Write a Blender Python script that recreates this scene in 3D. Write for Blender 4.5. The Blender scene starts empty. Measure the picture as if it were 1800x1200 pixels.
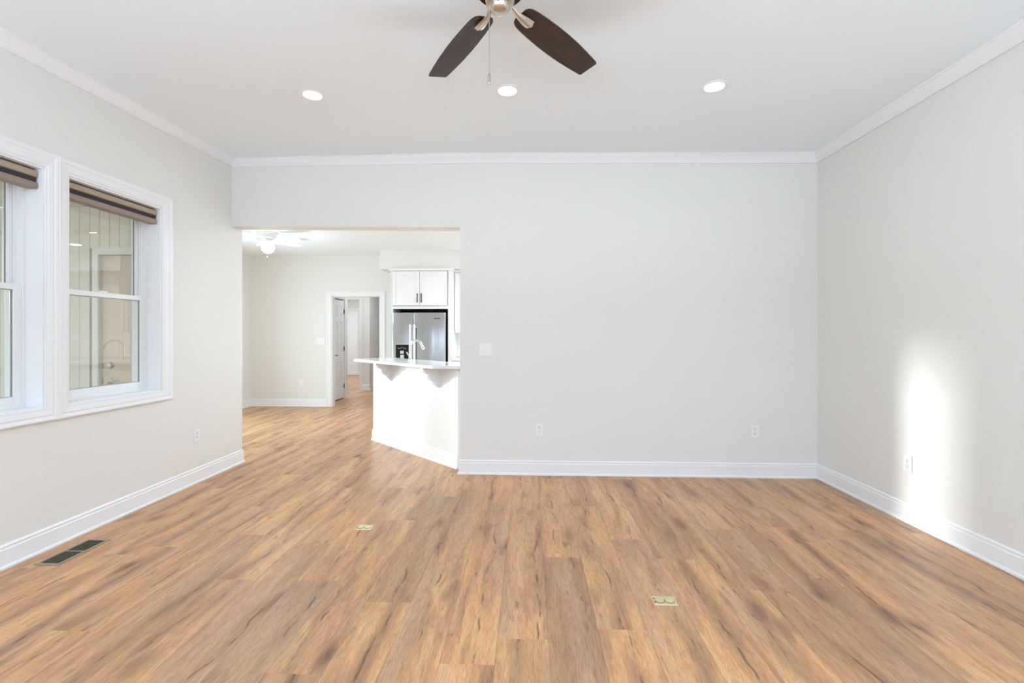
import bpy, math, random
from mathutils import Vector, Matrix
random.seed(7)
sc = bpy.context.scene
col = sc.collection

# ------------------------------------------------------------------ camera
CAM_H = 1.32
cam_d = bpy.data.cameras.new('camera')
cam_d.sensor_width = 36.0
cam_d.lens = 36.0 * 830 / 1800
cam_d.shift_y = -12 / 1800
cam_d.clip_start = 0.05
cam_d.clip_end = 200
cam = bpy.data.objects.new('camera', cam_d)
col.objects.link(cam)
cam.location = (0, 0, CAM_H)
cam.rotation_euler = (math.radians(90), 0, math.atan(30 / 830))
sc.camera = cam

# ------------------------------------------------------------------ view, world, daylight
sc.view_settings.view_transform = 'Standard'
sc.view_settings.look = 'None'
sc.view_settings.gamma = 1
sc.view_settings.use_curve_mapping = False
sc.view_settings.exposure = 0.05
sc.cycles.max_bounces = 12
sc.cycles.diffuse_bounces = 8
sc.cycles.glossy_bounces = 5
sc.cycles.transparent_max_bounces = 16
sc.cycles.sample_clamp_indirect = 6

world = bpy.data.worlds.new('sky')
sc.world = world
world.use_nodes = True
wn = world.node_tree.nodes
wn['Background'].inputs['Color'].default_value = (0.74, 0.87, 1.0, 1)
wn['Background'].inputs['Strength'].default_value = 1.6


def sun_light(direction, energy, color, angle):
    d = bpy.data.lights.new('sun', 'SUN')
    d.energy = energy
    d.color = color
    d.angle = math.radians(angle)
    o = bpy.data.objects.new('sun', d)
    col.objects.link(o)
    o.rotation_euler = Vector(direction).to_track_quat('-Z', 'Y').to_euler()
    return o


def area_light(name, loc, direction, sx, sy, power, color=(1, 1, 1), spread=180):
    d = bpy.data.lights.new(name, 'AREA')
    d.shape = 'RECTANGLE'
    d.size = sx
    d.size_y = sy
    d.energy = power
    d.color = color
    d.spread = math.radians(spread)
    o = bpy.data.objects.new(name, d)
    col.objects.link(o)
    o.location = loc
    o.rotation_euler = Vector(direction).to_track_quat('-Z', 'Z').to_euler()
    return o


sun_light((3.33, -1.0, -0.36), 2.95, (1.0, 0.98, 0.96), 3.8)
# daylight by the patio door, plus added fills at the rear and in the kitchen
area_light('rear_ceiling_fill', (-0.15, -3.12, 0.55), (0, 0.08, 1), 4.6, 0.9, 600, (0.615, 0.79, 1.0), 155)  # added upward fill that brightens the ceiling from outside the rear opening
area_light('daylight_patio', (-5.32, 6.15, 1.15), (1, -0.1, 0), 1.9, 2.0, 88, (0.71, 0.87, 1.0))
area_light('kitchen_fill', (2.9, 6.6, 1.6), (-1, 0, 0), 2.4, 1.6, 46, (0.71, 0.87, 1.0))  # added fill beside the solid right wall, no window there

# ------------------------------------------------------------------ mesh helper


class MB:
    def __init__(self):
        self.v = []
        self.f = []

    def add(self, vs, fs):
        n = len(self.v)
        self.v += [tuple(p) for p in vs]
        self.f += [tuple(i + n for i in f) for f in fs]
        return self

    def box(self, x0, x1, y0, y1, z0, z1):
        return self.add([(x0, y0, z0), (x1, y0, z0), (x1, y1, z0), (x0, y1, z0),
                         (x0, y0, z1), (x1, y0, z1), (x1, y1, z1), (x0, y1, z1)],
                        [(0, 3, 2, 1), (4, 5, 6, 7), (0, 1, 5, 4), (1, 2, 6, 5), (2, 3, 7, 6), (3, 0, 4, 7)])

    def prism(self, poly, z0, z1):
        """poly ccw list of (x,y); z0/z1 number or list per vertex"""
        n = len(poly)
        a = z0 if isinstance(z0, (list, tuple)) else [z0] * n
        b = z1 if isinstance(z1, (list, tuple)) else [z1] * n
        vs = [(p[0], p[1], a[i]) for i, p in enumerate(poly)] + [(p[0], p[1], b[i]) for i, p in enumerate(poly)]
        fs = [tuple(reversed(range(n))), tuple(range(n, 2 * n))]
        for i in range(n):
            j = (i + 1) % n
            fs.append((i, j, n + j, n + i))
        return self.add(vs, fs)

    def lathe(self, prof, c, seg=32, axis='z', cap=True):
        """prof list of (r, h) along axis from centre c"""
        vs, fs = [], []
        for r, h in prof:
            for k in range(seg):
                a = 2 * math.pi * k / seg
                p = (r * math.cos(a), r * math.sin(a), h)
                if axis == 'y':
                    p = (p[0], p[2], p[1])
                elif axis == 'x':
                    p = (p[2], p[0], p[1])
                vs.append((c[0] + p[0], c[1] + p[1], c[2] + p[2]))
        for i in range(len(prof) - 1):
            for k in range(seg):
                k2 = (k + 1) % seg
                fs.append((i * seg + k, i * seg + k2, (i + 1) * seg + k2, (i + 1) * seg + k))
        if cap:
            fs.append(tuple(range(seg)))
            fs.append(tuple((len(prof) - 1) * seg + k for k in range(seg)))
        return self.add(vs, fs)

    def tube(self, pts, r, seg=12):
        pts = [Vector(p) for p in pts]
        rs = r if isinstance(r, (list, tuple)) else [r] * len(pts)
        vs, fs = [], []
        up = Vector((0.13, 0.21, 0.97)).normalized()
        prev = None
        for i, p in enumerate(pts):
            t = (pts[min(i + 1, len(pts) - 1)] - pts[max(i - 1, 0)]).normalized()
            if prev is None:
                a = up if abs(t.dot(up)) < 0.95 else Vector((1, 0, 0))
                prev = (a - t * a.dot(t)).normalized()
            else:
                prev = (prev - t * prev.dot(t)).normalized()
            b = t.cross(prev)
            for k in range(seg):
                an = 2 * math.pi * k / seg
                vs.append(p + prev * (math.cos(an) * rs[i]) + b * (math.sin(an) * rs[i]))
        for i in range(len(pts) - 1):
            for k in range(seg):
                k2 = (k + 1) % seg
                fs.append((i * seg + k, i * seg + k2, (i + 1) * seg + k2, (i + 1) * seg + k))
        fs.append(tuple(range(seg)))
        fs.append(tuple((len(pts) - 1) * seg + k for k in range(seg)))
        return self.add(vs, fs)

    def sweep(self, prof, path, side=1):
        """prof: (out, dz) closed polygon, path: list of (x,y,z); out is to the left of travel * side; mitred"""
        n = len(prof)
        P = [Vector(p) for p in path]
        vs, fs = [], []
        for i, p in enumerate(P):
            def nrm(a, b):
                d = Vector((b.x - a.x, b.y - a.y, 0)).normalized()
                return Vector((-d.y, d.x, 0)) * side
            if i == 0:
                m = nrm(P[0], P[1])
            elif i == len(P) - 1:
                m = nrm(P[-2], P[-1])
            else:
                n1, n2 = nrm(P[i - 1], P[i]), nrm(P[i], P[i + 1])
                m = (n1 + n2).normalized()
                m = m / max(0.3, m.dot(n1))
            for o, z in prof:
                vs.append((p.x + m.x * o, p.y + m.y * o, p.z + z))
        for i in range(len(P) - 1):
            for k in range(n):
                k2 = (k + 1) % n
                fs.append((i * n + k, (i + 1) * n + k, (i + 1) * n + k2, i * n + k2))
        fs.append(tuple(range(n)))
        fs.append(tuple(reversed([(len(P) - 1) * n + k for k in range(n)])))
        return self.add(vs, fs)

    def frame(self, prof, rect, place, widths=(1, 1, 1, 1)):
        """picture frame moulding. prof (o,d): o outward 0..1 scaled by side width, d = depth off the wall.
        rect (u0,u1,v0,v1), widths l,r,b,t ; place(u,v,d)->xyz"""
        u0, u1, v0, v1 = rect
        wl, wr, wb, wt = widths
        n = len(prof)
        vs, fs = [], []
        for (cu, cv, wu, wv) in ((u0, v0, -wl, -wb), (u1, v0, wr, -wb), (u1, v1, wr, wt), (u0, v1, -wl, wt)):
            for o, d in prof:
                vs.append(place(cu + wu * o, cv + wv * o, d))
        for i in range(4):
            j = (i + 1) % 4
            for k in range(n):
                k2 = (k + 1) % n
                fs.append((i * n + k, j * n + k, j * n + k2, i * n + k2))
        return self.add(vs, fs)

    def build(self, name, material, parent=None, loc=None, bevel=0, smooth=False, kind=None):
        base = Vector((0, 0, 0))
        if parent is not None:
            base = Vector(parent['_base']) if '_base' in parent else base
        elif loc is not None:
            base = Vector(loc)
        me = bpy.data.meshes.new(name)
        me.from_pydata([tuple(Vector(p) - base) for p in self.v], [], self.f)
        me.validate()
        import bmesh
        bm = bmesh.new()
        bm.from_mesh(me)
        bmesh.ops.recalc_face_normals(bm, faces=bm.faces)
        bm.to_mesh(me)
        bm.free()
        o = bpy.data.objects.new(name, me)
        col.objects.link(o)
        me.materials.append(material)
        if parent is not None:
            o.parent = parent
        else:
            o.location = base
        o['_base'] = tuple(base)
        if bevel:
            m = o.modifiers.new('bevel', 'BEVEL')
            m.width = bevel
            m.segments = 2
            m.limit_method = 'ANGLE'
        if smooth:
            for p in me.polygons:
                p.use_smooth = True
            m = o.modifiers.new('edges', 'EDGE_SPLIT')
            m.split_angle = math.radians(40)
        if kind:
            o['kind'] = kind
        return o


def thing(name, label, cat, loc, group=None):
    o = bpy.data.objects.new(name, None)
    o.empty_display_size = 0.05
    col.objects.link(o)
    o.location = loc
    o['_base'] = tuple(loc)
    o['label'] = label
    o['category'] = cat
    if group:
        o['group'] = group
    return o


def tag(o, label, cat, group=None):
    o['label'] = label
    o['category'] = cat
    if group:
        o['group'] = group
    return o


def struct_root(name, loc):
    o = bpy.data.objects.new(name, None)
    o.empty_display_size = 0.05
    col.objects.link(o)
    o.location = loc
    o['_base'] = tuple(loc)
    o['kind'] = 'structure'
    return o


def copy_tree(o, loc, label=None, parent=None, rotz=None):
    c = o.copy()
    col.objects.link(c)
    if parent is None:
        c.location = loc
        if rotz is not None:
            c.rotation_euler = (0, 0, rotz)
        if label:
            c['label'] = label
    else:
        c.parent = parent
    for ch in list(o.children):
        copy_tree(ch, None, None, c)
    return c


# ------------------------------------------------------------------ materials
def principled(name, color, rough=0.5, metal=0.0, spec=0.5, bump=None, coat=0.0, emit=None, noise=None):
    m = bpy.data.materials.new(name)
    m.use_nodes = True
    nt = m.node_tree
    b = nt.nodes['Principled BSDF']
    b.inputs['Base Color'].default_value = (*color, 1)
    b.inputs['Roughness'].default_value = rough
    b.inputs['Metallic'].default_value = metal
    b.inputs['Specular IOR Level'].default_value = spec
    b.inputs['Coat Weight'].default_value = coat
    if emit:
        b.inputs['Emission Color'].default_value = (*emit[0], 1)
        b.inputs['Emission Strength'].default_value = emit[1]
    tc = nt.nodes.new('ShaderNodeTexCoord')
    if noise:
        s, amt = noise
        n = nt.nodes.new('ShaderNodeTexNoise')
        n.inputs['Scale'].default_value = s
        n.inputs['Detail'].default_value = 3
        mx = nt.nodes.new('ShaderNodeMix')
        mx.data_type = 'RGBA'
        mx.inputs['A'].default_value = (*[c * (1 - amt) for c in color], 1)
        mx.inputs['B'].default_value = (*[min(1, c * (1 + amt)) for c in color], 1)
        nt.links.new(tc.outputs['Object'], n.inputs['Vector'])
        nt.links.new(n.outputs['Fac'], mx.inputs['Factor'])
        nt.links.new(mx.outputs['Result'], b.inputs['Base Color'])
    if bump:
        s, st = bump
        n = nt.nodes.new('ShaderNodeTexNoise')
        n.inputs['Scale'].default_value = s
        n.inputs['Detail'].default_value = 4
        bp = nt.nodes.new('ShaderNodeBump')
        bp.inputs['Strength'].default_value = st
        bp.inputs['Distance'].default_value = 0.002
        nt.links.new(tc.outputs['Object'], n.inputs['Vector'])
        nt.links.new(n.outputs['Fac'], bp.inputs['Height'])
        nt.links.new(bp.outputs['Normal'], b.inputs['Normal'])
    return m


M = {}
M['wall'] = principled('wall_paint', (0.79, 0.785, 0.756), 0.6, spec=0.25, bump=(260, 0.10), noise=(1.3, 0.006))
M['ceiling'] = principled('ceiling_paint', (0.845, 0.905, 0.94), 0.8, spec=0.15, bump=(240, 0.10))
M['trim'] = principled('trim_white', (0.86, 0.87, 0.885), 0.35, spec=0.4, bump=(60, 0.006))
M['vinyl'] = principled('vinyl_white', (0.84, 0.85, 0.86), 0.35, spec=0.4, bump=(60, 0.02))
M['cabinet'] = principled('cabinet_white', (0.82, 0.82, 0.825), 0.35, spec=0.4, bump=(60, 0.02))
M['gap'] = principled('dark_gap', (0.015, 0.013, 0.012), 0.8, noise=(40, 0.2))
M['plastic'] = principled('plate_plastic', (0.86, 0.86, 0.85), 0.3, spec=0.5, bump=(80, 0.02))
M['quartz'] = principled('quartz_white', (0.86, 0.86, 0.86), 0.08, spec=0.6, noise=(9, 0.02))
M['nickel'] = principled('brushed_nickel', (0.66, 0.61, 0.55), 0.28, metal=1.0, bump=(180, 0.08))
M['chrome'] = principled('satin_nickel_faucet', (0.75, 0.73, 0.70), 0.18, metal=1.0, bump=(120, 0.02))
M['bronze'] = principled('bronze_dark', (0.07, 0.05, 0.04), 0.3, metal=0.7, bump=(120, 0.05))
M['black'] = principled('black_metal', (0.012, 0.012, 0.013), 0.6, metal=0.0, spec=0.2, bump=(120, 0.03))
M['brass'] = principled('polished_brass', (0.86, 0.77, 0.48), 0.33, metal=0.85, noise=(60, 0.12))
M['vent'] = principled('vent_taupe', (0.36, 0.31, 0.225), 0.45, metal=0.35, noise=(30, 0.1))
M['ventdark'] = principled('vent_dark', (0.10, 0.078, 0.045), 0.5, noise=(30, 0.2))
M['shade_tan'] = principled('shade_fabric_tan', (0.42, 0.33, 0.255), 0.8, spec=0.2, bump=(500, 0.3), noise=(180, 0.1))
M['shade_dark'] = principled('shade_pleat_dark', (0.10, 0.085, 0.085), 0.8, bump=(400, 0.3), noise=(180, 0.15))
M['shade_rail'] = principled('shade_rail_taupe', (0.30, 0.235, 0.20), 0.5, bump=(100, 0.1), noise=(90, 0.06))
M['porch_paint'] = principled('porch_cream_paint', (0.84, 0.825, 0.76), 0.6, noise=(4, 0.03))
M['porch_groove'] = principled('porch_groove', (0.36, 0.35, 0.30), 0.8, noise=(10, 0.1))
M['porch_door'] = principled('porch_door_beige', (0.72, 0.62, 0.50), 0.45, noise=(3, 0.03))
M['concrete'] = principled('porch_concrete', (0.45, 0.44, 0.42), 0.8, noise=(6, 0.1), bump=(40, 0.3))
M['shaded_wall'] = principled('painted_shade_gray', (0.25, 0.26, 0.27), 0.7, noise=(3, 0.02), bump=(240, 0.1))  # shade of the unlit recess put into the wall colour
M['ledglow'] = principled('led_diffuser', (1, 1, 1), 0.5, emit=((1.0, 0.98, 0.95), 9.0), noise=(3, 0.001))
M['globe'] = principled('globe_glass', (1, 1, 1), 0.3, emit=((1.0, 0.99, 0.97), 3.0), noise=(3, 0.001))
M['fanwhite'] = principled('fan_white', (0.80, 0.80, 0.77), 0.4, noise=(20, 0.03))
M['backsplash'] = principled('backsplash_white', (0.88, 0.88, 0.88), 0.2, noise=(5, 0.02))
M['grass'] = principled('lawn', (0.30, 0.33, 0.25), 0.9, noise=(8, 0.4))


def glass_mat():
    m = bpy.data.materials.new('window_glass')
    m.use_nodes = True
    nt = m.node_tree
    nt.nodes.clear()
    out = nt.nodes.new('ShaderNodeOutputMaterial')
    mix = nt.nodes.new('ShaderNodeMixShader')
    tr = nt.nodes.new('ShaderNodeBsdfTransparent')
    tr.inputs['Color'].default_value = (0.95, 0.98, 0.96, 1)
    gl = nt.nodes.new('ShaderNodeBsdfGlossy')
    gl.inputs['Roughness'].default_value = 0.0
    fr = nt.nodes.new('ShaderNodeFresnel')
    fr.inputs['IOR'].default_value = 1.55
    ge = nt.nodes.new('ShaderNodeNewGeometry')
    sb = nt.nodes.new('ShaderNodeMath')
    sb.operation = 'SUBTRACT'
    sb.inputs[0].default_value = 1.0
    nt.links.new(ge.outputs['Backfacing'], sb.inputs[1])
    ml = nt.nodes.new('ShaderNodeMath')
    ml.operation = 'MULTIPLY'
    nt.links.new(fr.outputs[0], ml.inputs[0])
    nt.links.new(sb.outputs[0], ml.inputs[1])
    # sealed double glazing: four surfaces reflect
    m2 = nt.nodes.new('ShaderNodeMath')
    m2.operation = 'MULTIPLY'
    m2.use_clamp = True
    m2.inputs[1].default_value = 2.6
    nt.links.new(ml.outputs[0], m2.inputs[0])
    nt.links.new(m2.outputs[0], mix.inputs[0])
    nt.links.new(tr.outputs[0], mix.inputs[1])
    nt.links.new(gl.outputs[0], mix.inputs[2])
    nt.links.new(mix.outputs[0], out.inputs[0])
    return m


M['glass'] = glass_mat()


def brushed_steel():
    m = principled('stainless_steel', (0.44, 0.44, 0.45), 0.24, metal=1.0)
    nt = m.node_tree
    b = nt.nodes['Principled BSDF']
    tc = nt.nodes.new('ShaderNodeTexCoord')
    mp = nt.nodes.new('ShaderNodeMapping')
    mp.inputs['Scale'].default_value = (7, 1, 0.25)
    n = nt.nodes.new('ShaderNodeTexNoise')
    n.inputs['Scale'].default_value = 1.0
    n.inputs['Detail'].default_value = 2
    bp = nt.nodes.new('ShaderNodeBump')
    bp.inputs['Strength'].default_value = 0.6
    bp.inputs['Distance'].default_value = 0.02
    nt.links.new(tc.outputs['Object'], mp.inputs['Vector'])
    nt.links.new(mp.outputs[0], n.inputs['Vector'])
    nt.links.new(n.outputs['Fac'], bp.inputs['Height'])
    nt.links.new(bp.outputs['Normal'], b.inputs['Normal'])
    return m


M['steel'] = brushed_steel()


def N(nt, t, **kw):
    n = nt.nodes.new(t)
    for k, v in kw.items():
        if k.startswith('_'):
            setattr(n, k[1:], v)
        else:
            n.inputs[k].default_value = v
    return n


def mixc(nt, fac, a, b, mode='MIX'):
    mx = nt.nodes.new('ShaderNodeMix')
    mx.data_type = 'RGBA'
    mx.blend_type = mode
    for s, v in (('Factor', fac), ('A', a), ('B', b)):
        if hasattr(v, 'links') or isinstance(v, bpy.types.NodeSocket):
            nt.links.new(v, mx.inputs[s])
        else:
            mx.inputs[s].default_value = v
    return mx.outputs['Result']


def ramp(nt, src, stops):
    r = nt.nodes.new('ShaderNodeValToRGB')
    nt.links.new(src, r.inputs['Fac'])
    el = r.color_ramp.elements
    while len(el) > 1:
        el.remove(el[-1])
    el[0].position, el[0].color = stops[0][0], (*([stops[0][1]] * 3), 1) if not isinstance(stops[0][1], tuple) else (*stops[0][1], 1)
    for p, c in stops[1:]:
        e = el.new(p)
        e.color = (*([c] * 3), 1) if not isinstance(c, tuple) else (*c, 1)
    return r.outputs['Color']


def plank_mat():
    """wood plank: attributes 'plank' = (random a, tone b, random c), 'pl' = (across 0..1, along metres)"""
    m = bpy.data.materials.new('oak_vinyl_plank')
    m.use_nodes = True
    nt = m.node_tree
    L = nt.links
    bs = nt.nodes['Principled BSDF']
    at = N(nt, 'ShaderNodeAttribute', _attribute_name='plank')
    uv = N(nt, 'ShaderNodeAttribute', _attribute_name='pl')
    sa = N(nt, 'ShaderNodeSeparateXYZ')
    L.new(at.outputs['Vector'], sa.inputs[0])
    su = N(nt, 'ShaderNodeSeparateXYZ')
    L.new(uv.outputs['Vector'], su.inputs[0])

    def coords(sx, sy, seed):
        a = N(nt, 'ShaderNodeMath', _operation='MULTIPLY')
        L.new(su.outputs['X'], a.inputs[0])
        a.inputs[1].default_value = sx
        b = N(nt, 'ShaderNodeMath', _operation='MULTIPLY')
        L.new(su.outputs['Y'], b.inputs[0])
        b.inputs[1].default_value = sy
        c = N(nt, 'ShaderNodeMath', _operation='MULTIPLY_ADD')
        L.new(sa.outputs['X'], c.inputs[0])
        c.inputs[1].default_value = 97.0
        c.inputs[2].default_value = seed
        k = N(nt, 'ShaderNodeCombineXYZ')
        for i, s in enumerate((a, b, c)):
            L.new(s.outputs[0], k.inputs[i])
        return k.outputs[0]

    def noise(vec, detail=4, rough=0.55, dist=0.0):
        n = N(nt, 'ShaderNodeTexNoise', Scale=1.0, Detail=detail, Roughness=rough, Distortion=dist)
        L.new(vec, n.inputs['Vector'])
        return n.outputs['Fac']

    # broad bands of honey / grey brown heart wood
    n1 = noise(coords(10, 1.1, 0.0), 3, 0.5, 0.9)
    base = ramp(nt, n1, [(0.28, (0.40, 0.205, 0.105)), (0.40, (0.56, 0.295, 0.145)), (0.56, (0.70, 0.375, 0.175)), (0.72, (0.74, 0.44, 0.235))])
    # whole plank tone
    tone = N(nt, 'ShaderNodeMapRange')
    L.new(sa.outputs['Y'], tone.inputs['Value'])
    tone.inputs['To Min'].default_value = 0.0
    tone.inputs['To Max'].default_value = 0.55
    base = mixc(nt, tone.outputs[0], base, (0.30, 0.165, 0.095, 1))
    # greyish wash
    n5 = noise(coords(5, 0.5, 31.0), 2)
    wash = ramp(nt, n5, [(0.50, 0.0), (0.70, 0.5)])
    base = mixc(nt, wash, base, (0.51, 0.335, 0.22, 1))
    # dark mineral streaks
    n2 = noise(coords(17, 2.6, 11.0), 6, 0.65, 1.6)
    st = ramp(nt, n2, [(0.27, 0.9), (0.33, 0.45), (0.41, 0.0)])
    base = mixc(nt, st, base, (0.215, 0.12, 0.08, 1))
    # one long heart streak wandering down each plank
    wob = noise(coords(0.0, 1.5, 41.0), 3, 0.6)
    ctr = N(nt, 'ShaderNodeMath', _operation='MULTIPLY_ADD')
    L.new(sa.outputs['Z'], ctr.inputs[0])
    ctr.inputs[1].default_value = 0.14
    ctr.inputs[2].default_value = -0.06
    c2 = N(nt, 'ShaderNodeMath', _operation='MULTIPLY_ADD')
    L.new(wob, c2.inputs[0])
    c2.inputs[1].default_value = 0.20
    L.new(ctr.outputs[0], c2.inputs[2])
    dd = N(nt, 'ShaderNodeMath', _operation='SUBTRACT')
    L.new(su.outputs['X'], dd.inputs[0])
    L.new(c2.outputs[0], dd.inputs[1])
    da = N(nt, 'ShaderNodeMath', _operation='ABSOLUTE')
    L.new(dd.outputs[0], da.inputs[0])
    halo = ramp(nt, da.outputs[0], [(0.0, 0.55), (0.018, 0.38), (0.055, 0.0)])
    modu = ramp(nt, noise(coords(3, 1.1, 52.0), 4, 0.6), [(0.42, 0.0), (0.60, 1.0)])
    hm = mixc(nt, 1.0, halo, modu, 'MULTIPLY')
    base = mixc(nt, hm, base, (0.23, 0.125, 0.07, 1))
    core = ramp(nt, da.outputs[0], [(0.0, 0.9), (0.003, 0.6), (0.008, 0.0)])
    modc = ramp(nt, noise(coords(18, 5.5, 63.0), 4, 0.6), [(0.50, 0.0), (0.60, 1.0)])
    cm = mixc(nt, 1.0, core, modc, 'MULTIPLY')
    base = mixc(nt, cm, base, (0.10, 0.055, 0.04, 1))
    # knots
    vc = coords(4.5, 1.7, 5.0)
    nd = noise(coords(14, 5, 3.0), 2)
    off = N(nt, 'ShaderNodeVectorMath', _operation='MULTIPLY_ADD')
    L.new(nd, off.inputs[0])
    off.inputs[1].default_value = (0.35, 0.35, 0)
    L.new(vc, off.inputs[2])
    vo = N(nt, 'ShaderNodeTexVoronoi', Scale=1.0, Randomness=1.0)
    L.new(off.outputs[0], vo.inputs['Vector'])
    kn = ramp(nt, vo.outputs['Distance'], [(0.04, 0.95), (0.10, 0.55), (0.24, 0.0)])
    base = mixc(nt, kn, base, (0.17, 0.09, 0.06, 1))
    # cathedral growth rings
    wv = N(nt, 'ShaderNodeTexWave', _wave_type='RINGS', Scale=1.0, Distortion=5.0, Detail=2.0)
    wv.inputs['Detail Scale'].default_value = 1.2
    L.new(coords(16, 1.6, 21.0), wv.inputs['Vector'])
    rg = ramp(nt, wv.outputs['Fac'], [(0.0, 0.0), (0.8, 0.0), (1.0, 0.16)])
    base = mixc(nt, rg, base, (0.25, 0.15, 0.10, 1))
    # fine pores
    n3 = noise(coords(300, 18, 2.0), 4, 0.7)
    gr = ramp(nt, n3, [(0.36, 0.74), (0.52, 1.0), (0.66, 1.12)])
    base = mixc(nt, 1.0, base, gr, 'MULTIPLY')
    n4 = noise(coords(55, 7.0, 8.0), 5, 0.7, 0.8)
    gr2 = ramp(nt, n4, [(0.32, 0.84), (0.5, 1.0), (0.66, 1.08)])
    base = mixc(nt, 1.0, base, gr2, 'MULTIPLY')
    # bevel line along plank edges, from plank-local coordinates
    e1 = N(nt, 'ShaderNodeMath', _operation='PINGPONG')
    L.new(su.outputs['X'], e1.inputs[0])
    e1.inputs[1].default_value = 0.111
    seam = ramp(nt, e1.outputs[0], [(0.0, 0.72), (0.0022, 1.0)])
    base = mixc(nt, 1.0, base, seam, 'MULTIPLY')
    L.new(base, bs.inputs['Base Color'])
    rr = N(nt, 'ShaderNodeMapRange')
    L.new(n3, rr.inputs['Value'])
    rr.inputs['To Min'].default_value = 0.30
    rr.inputs['To Max'].default_value = 0.46
    L.new(rr.outputs[0], bs.inputs['Roughness'])
    bs.inputs['Specular IOR Level'].default_value = 0.38
    bp = N(nt, 'ShaderNodeBump', Strength=0.25, Distance=0.0006)
    L.new(n3, bp.inputs['Height'])
    L.new(bp.outputs['Normal'], bs.inputs['Normal'])
    return m


M['plank'] = plank_mat()


def walnut_mat():
    m = principled('walnut_blade', (0.055, 0.03, 0.02), 0.42, spec=0.4)
    nt = m.node_tree
    b = nt.nodes['Principled BSDF']
    at = N(nt, 'ShaderNodeAttribute', _attribute_name='pl')
    mp = N(nt, 'ShaderNodeMapping')
    mp.inputs['Scale'].default_value = (4, 130, 1)
    nt.links.new(at.outputs['Vector'], mp.inputs['Vector'])
    n = N(nt, 'ShaderNodeTexNoise', Scale=1.0, Detail=5.0, Roughness=0.6, Distortion=0.4)
    nt.links.new(mp.outputs[0], n.inputs['Vector'])
    c = ramp(nt, n.outputs['Fac'], [(0.3, (0.016, 0.008, 0.004)), (0.5, (0.042, 0.021, 0.011)), (0.7, (0.075, 0.042, 0.025))])
    nt.links.new(c, b.inputs['Base Color'])
    return m


M['walnut'] = walnut_mat()

# ------------------------------------------------------------------ setting: shell
XL, XLo = -2.965, -3.17           # main room left wall faces
Y0 = -2.6                         # rear of the room
YE = 4.78                         # end of left wall, kitchen side face


def xr(y):
    return 2.65 + (4.44 - y) * 0.014


P0, P1, P2 = (XL, 4.61), (-0.655, 4.458), (2.65, 4.44)
T = 0.16
HB = {0: 2.401, 1: 2.337}
KC = 2.77                         # kitchen ceiling


def cz(x, y):
    """ceiling height of the main room"""
    zl = 3.01 + 0.029 * (y - 2.5)
    zr = 2.985 - 0.006 * (y - 2.5)
    t = (x - XL) / (2.65 - XL)
    return zl + (zr - zl) * min(1, max(0, t)) ** 0.8


# ---- floor, one plank at a time inside one mesh
def build_floor():
    W, LEN = 0.222, 1.524
    known = {0: 2.81, -1: 2.048, 1: 2.13, 6: 2.62, -4: 2.307, -6: 2.497, -8: 2.49, -11: 2.857, 3: 2.81, 5: 3.25, -3: 2.72, 2: 1.55}
    dark = {(0, -1): 0.85, (-6, -1): 0.8, (-4, 0): 0.75, (6, -1): 0.95, (-7, 0): 0.5, (3, 0): 0.55, (5, -1): 0.7}
    vs, fs, pa, pb = [], [], [], []
    c0, c1 = int((-6.2 - 0.084) / W) - 1, int((3.3 - 0.084) / W) + 1
    rnd = random.Random(3)
    for c in range(c0, c1):
        x0 = 0.084 + c * W
        yj = known.get(c, rnd.uniform(0, LEN))
        k0 = int((-2.8 - yj) / LEN) - 1
        k1 = int((16.0 - yj) / LEN) + 1
        for k in range(k0, k1):
            a, b = yj + k * LEN, yj + (k + 1) * LEN
            n = len(vs)
            vs += [(x0, a, 0), (x0 + W, a, 0), (x0 + W, b, 0), (x0, b, 0)]
            fs.append((n, n + 1, n + 2, n + 3))
            r, r3 = rnd.random(), rnd.random()
            tone = dark.get((c, k), rnd.choice([0.0, 0.0, 0.08, 0.15, 0.3, 0.5, 0.15]))
            for u, v in ((0, 0), (W, 0), (W, LEN), (0, LEN)):
                pa.append((r, tone, r3))
                pb.append((u, v, 0))
    me = bpy.data.meshes.new('floor')
    me.from_pydata(vs, [], fs)
    A = me.attributes.new('plank', 'FLOAT_VECTOR', 'POINT')
    B = me.attributes.new('pl', 'FLOAT_VECTOR', 'POINT')
    for i in range(len(vs)):
        A.data[i].vector = pa[i]
        B.data[i].vector = pb[i]
    me.materials.append(M['plank'])
    o = bpy.data.objects.new('floor', me)
    col.objects.link(o)
    o['kind'] = 'structure'
    return o


build_floor()

# ---- main ceiling (solid slab, following the slightly uneven corners)
mb = MB()
nx, ny = 6, 6
vs, fs = [], []
for j in range(ny + 1):
    for i in range(nx + 1):
        x = XL - 0.2 + (2.95 - XL + 0.2) * i / nx
        y = Y0 - 0.2 + (4.78 - Y0 + 0.2) * j / ny
        vs.append((x, y, cz(x, y)))
for j in range(ny):
    for i in range(nx):
        a = j * (nx + 1) + i
        fs.append((a, a + 1, a + nx + 2, a + nx + 1))
n = len(vs)
vs += [(v[0], v[1], 3.3) for v in vs]
fs += [tuple(i + n for i in reversed(f)) for f in fs]
for i in range(nx):
    fs.append((i, n + i, n + i + 1, i + 1))
    a = ny * (nx + 1) + i
    fs.append((a, a + 1, n + a + 1, n + a))
for j in range(ny):
    a = j * (nx + 1)
    fs.append((a, a + nx + 1, n + a + nx + 1, n + a))
    a += nx
    fs.append((a, n + a, n + a + nx + 1, a + nx + 1))
mb.add(vs, fs)
mb.build('ceiling', M['ceiling'], kind='structure')

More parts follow.
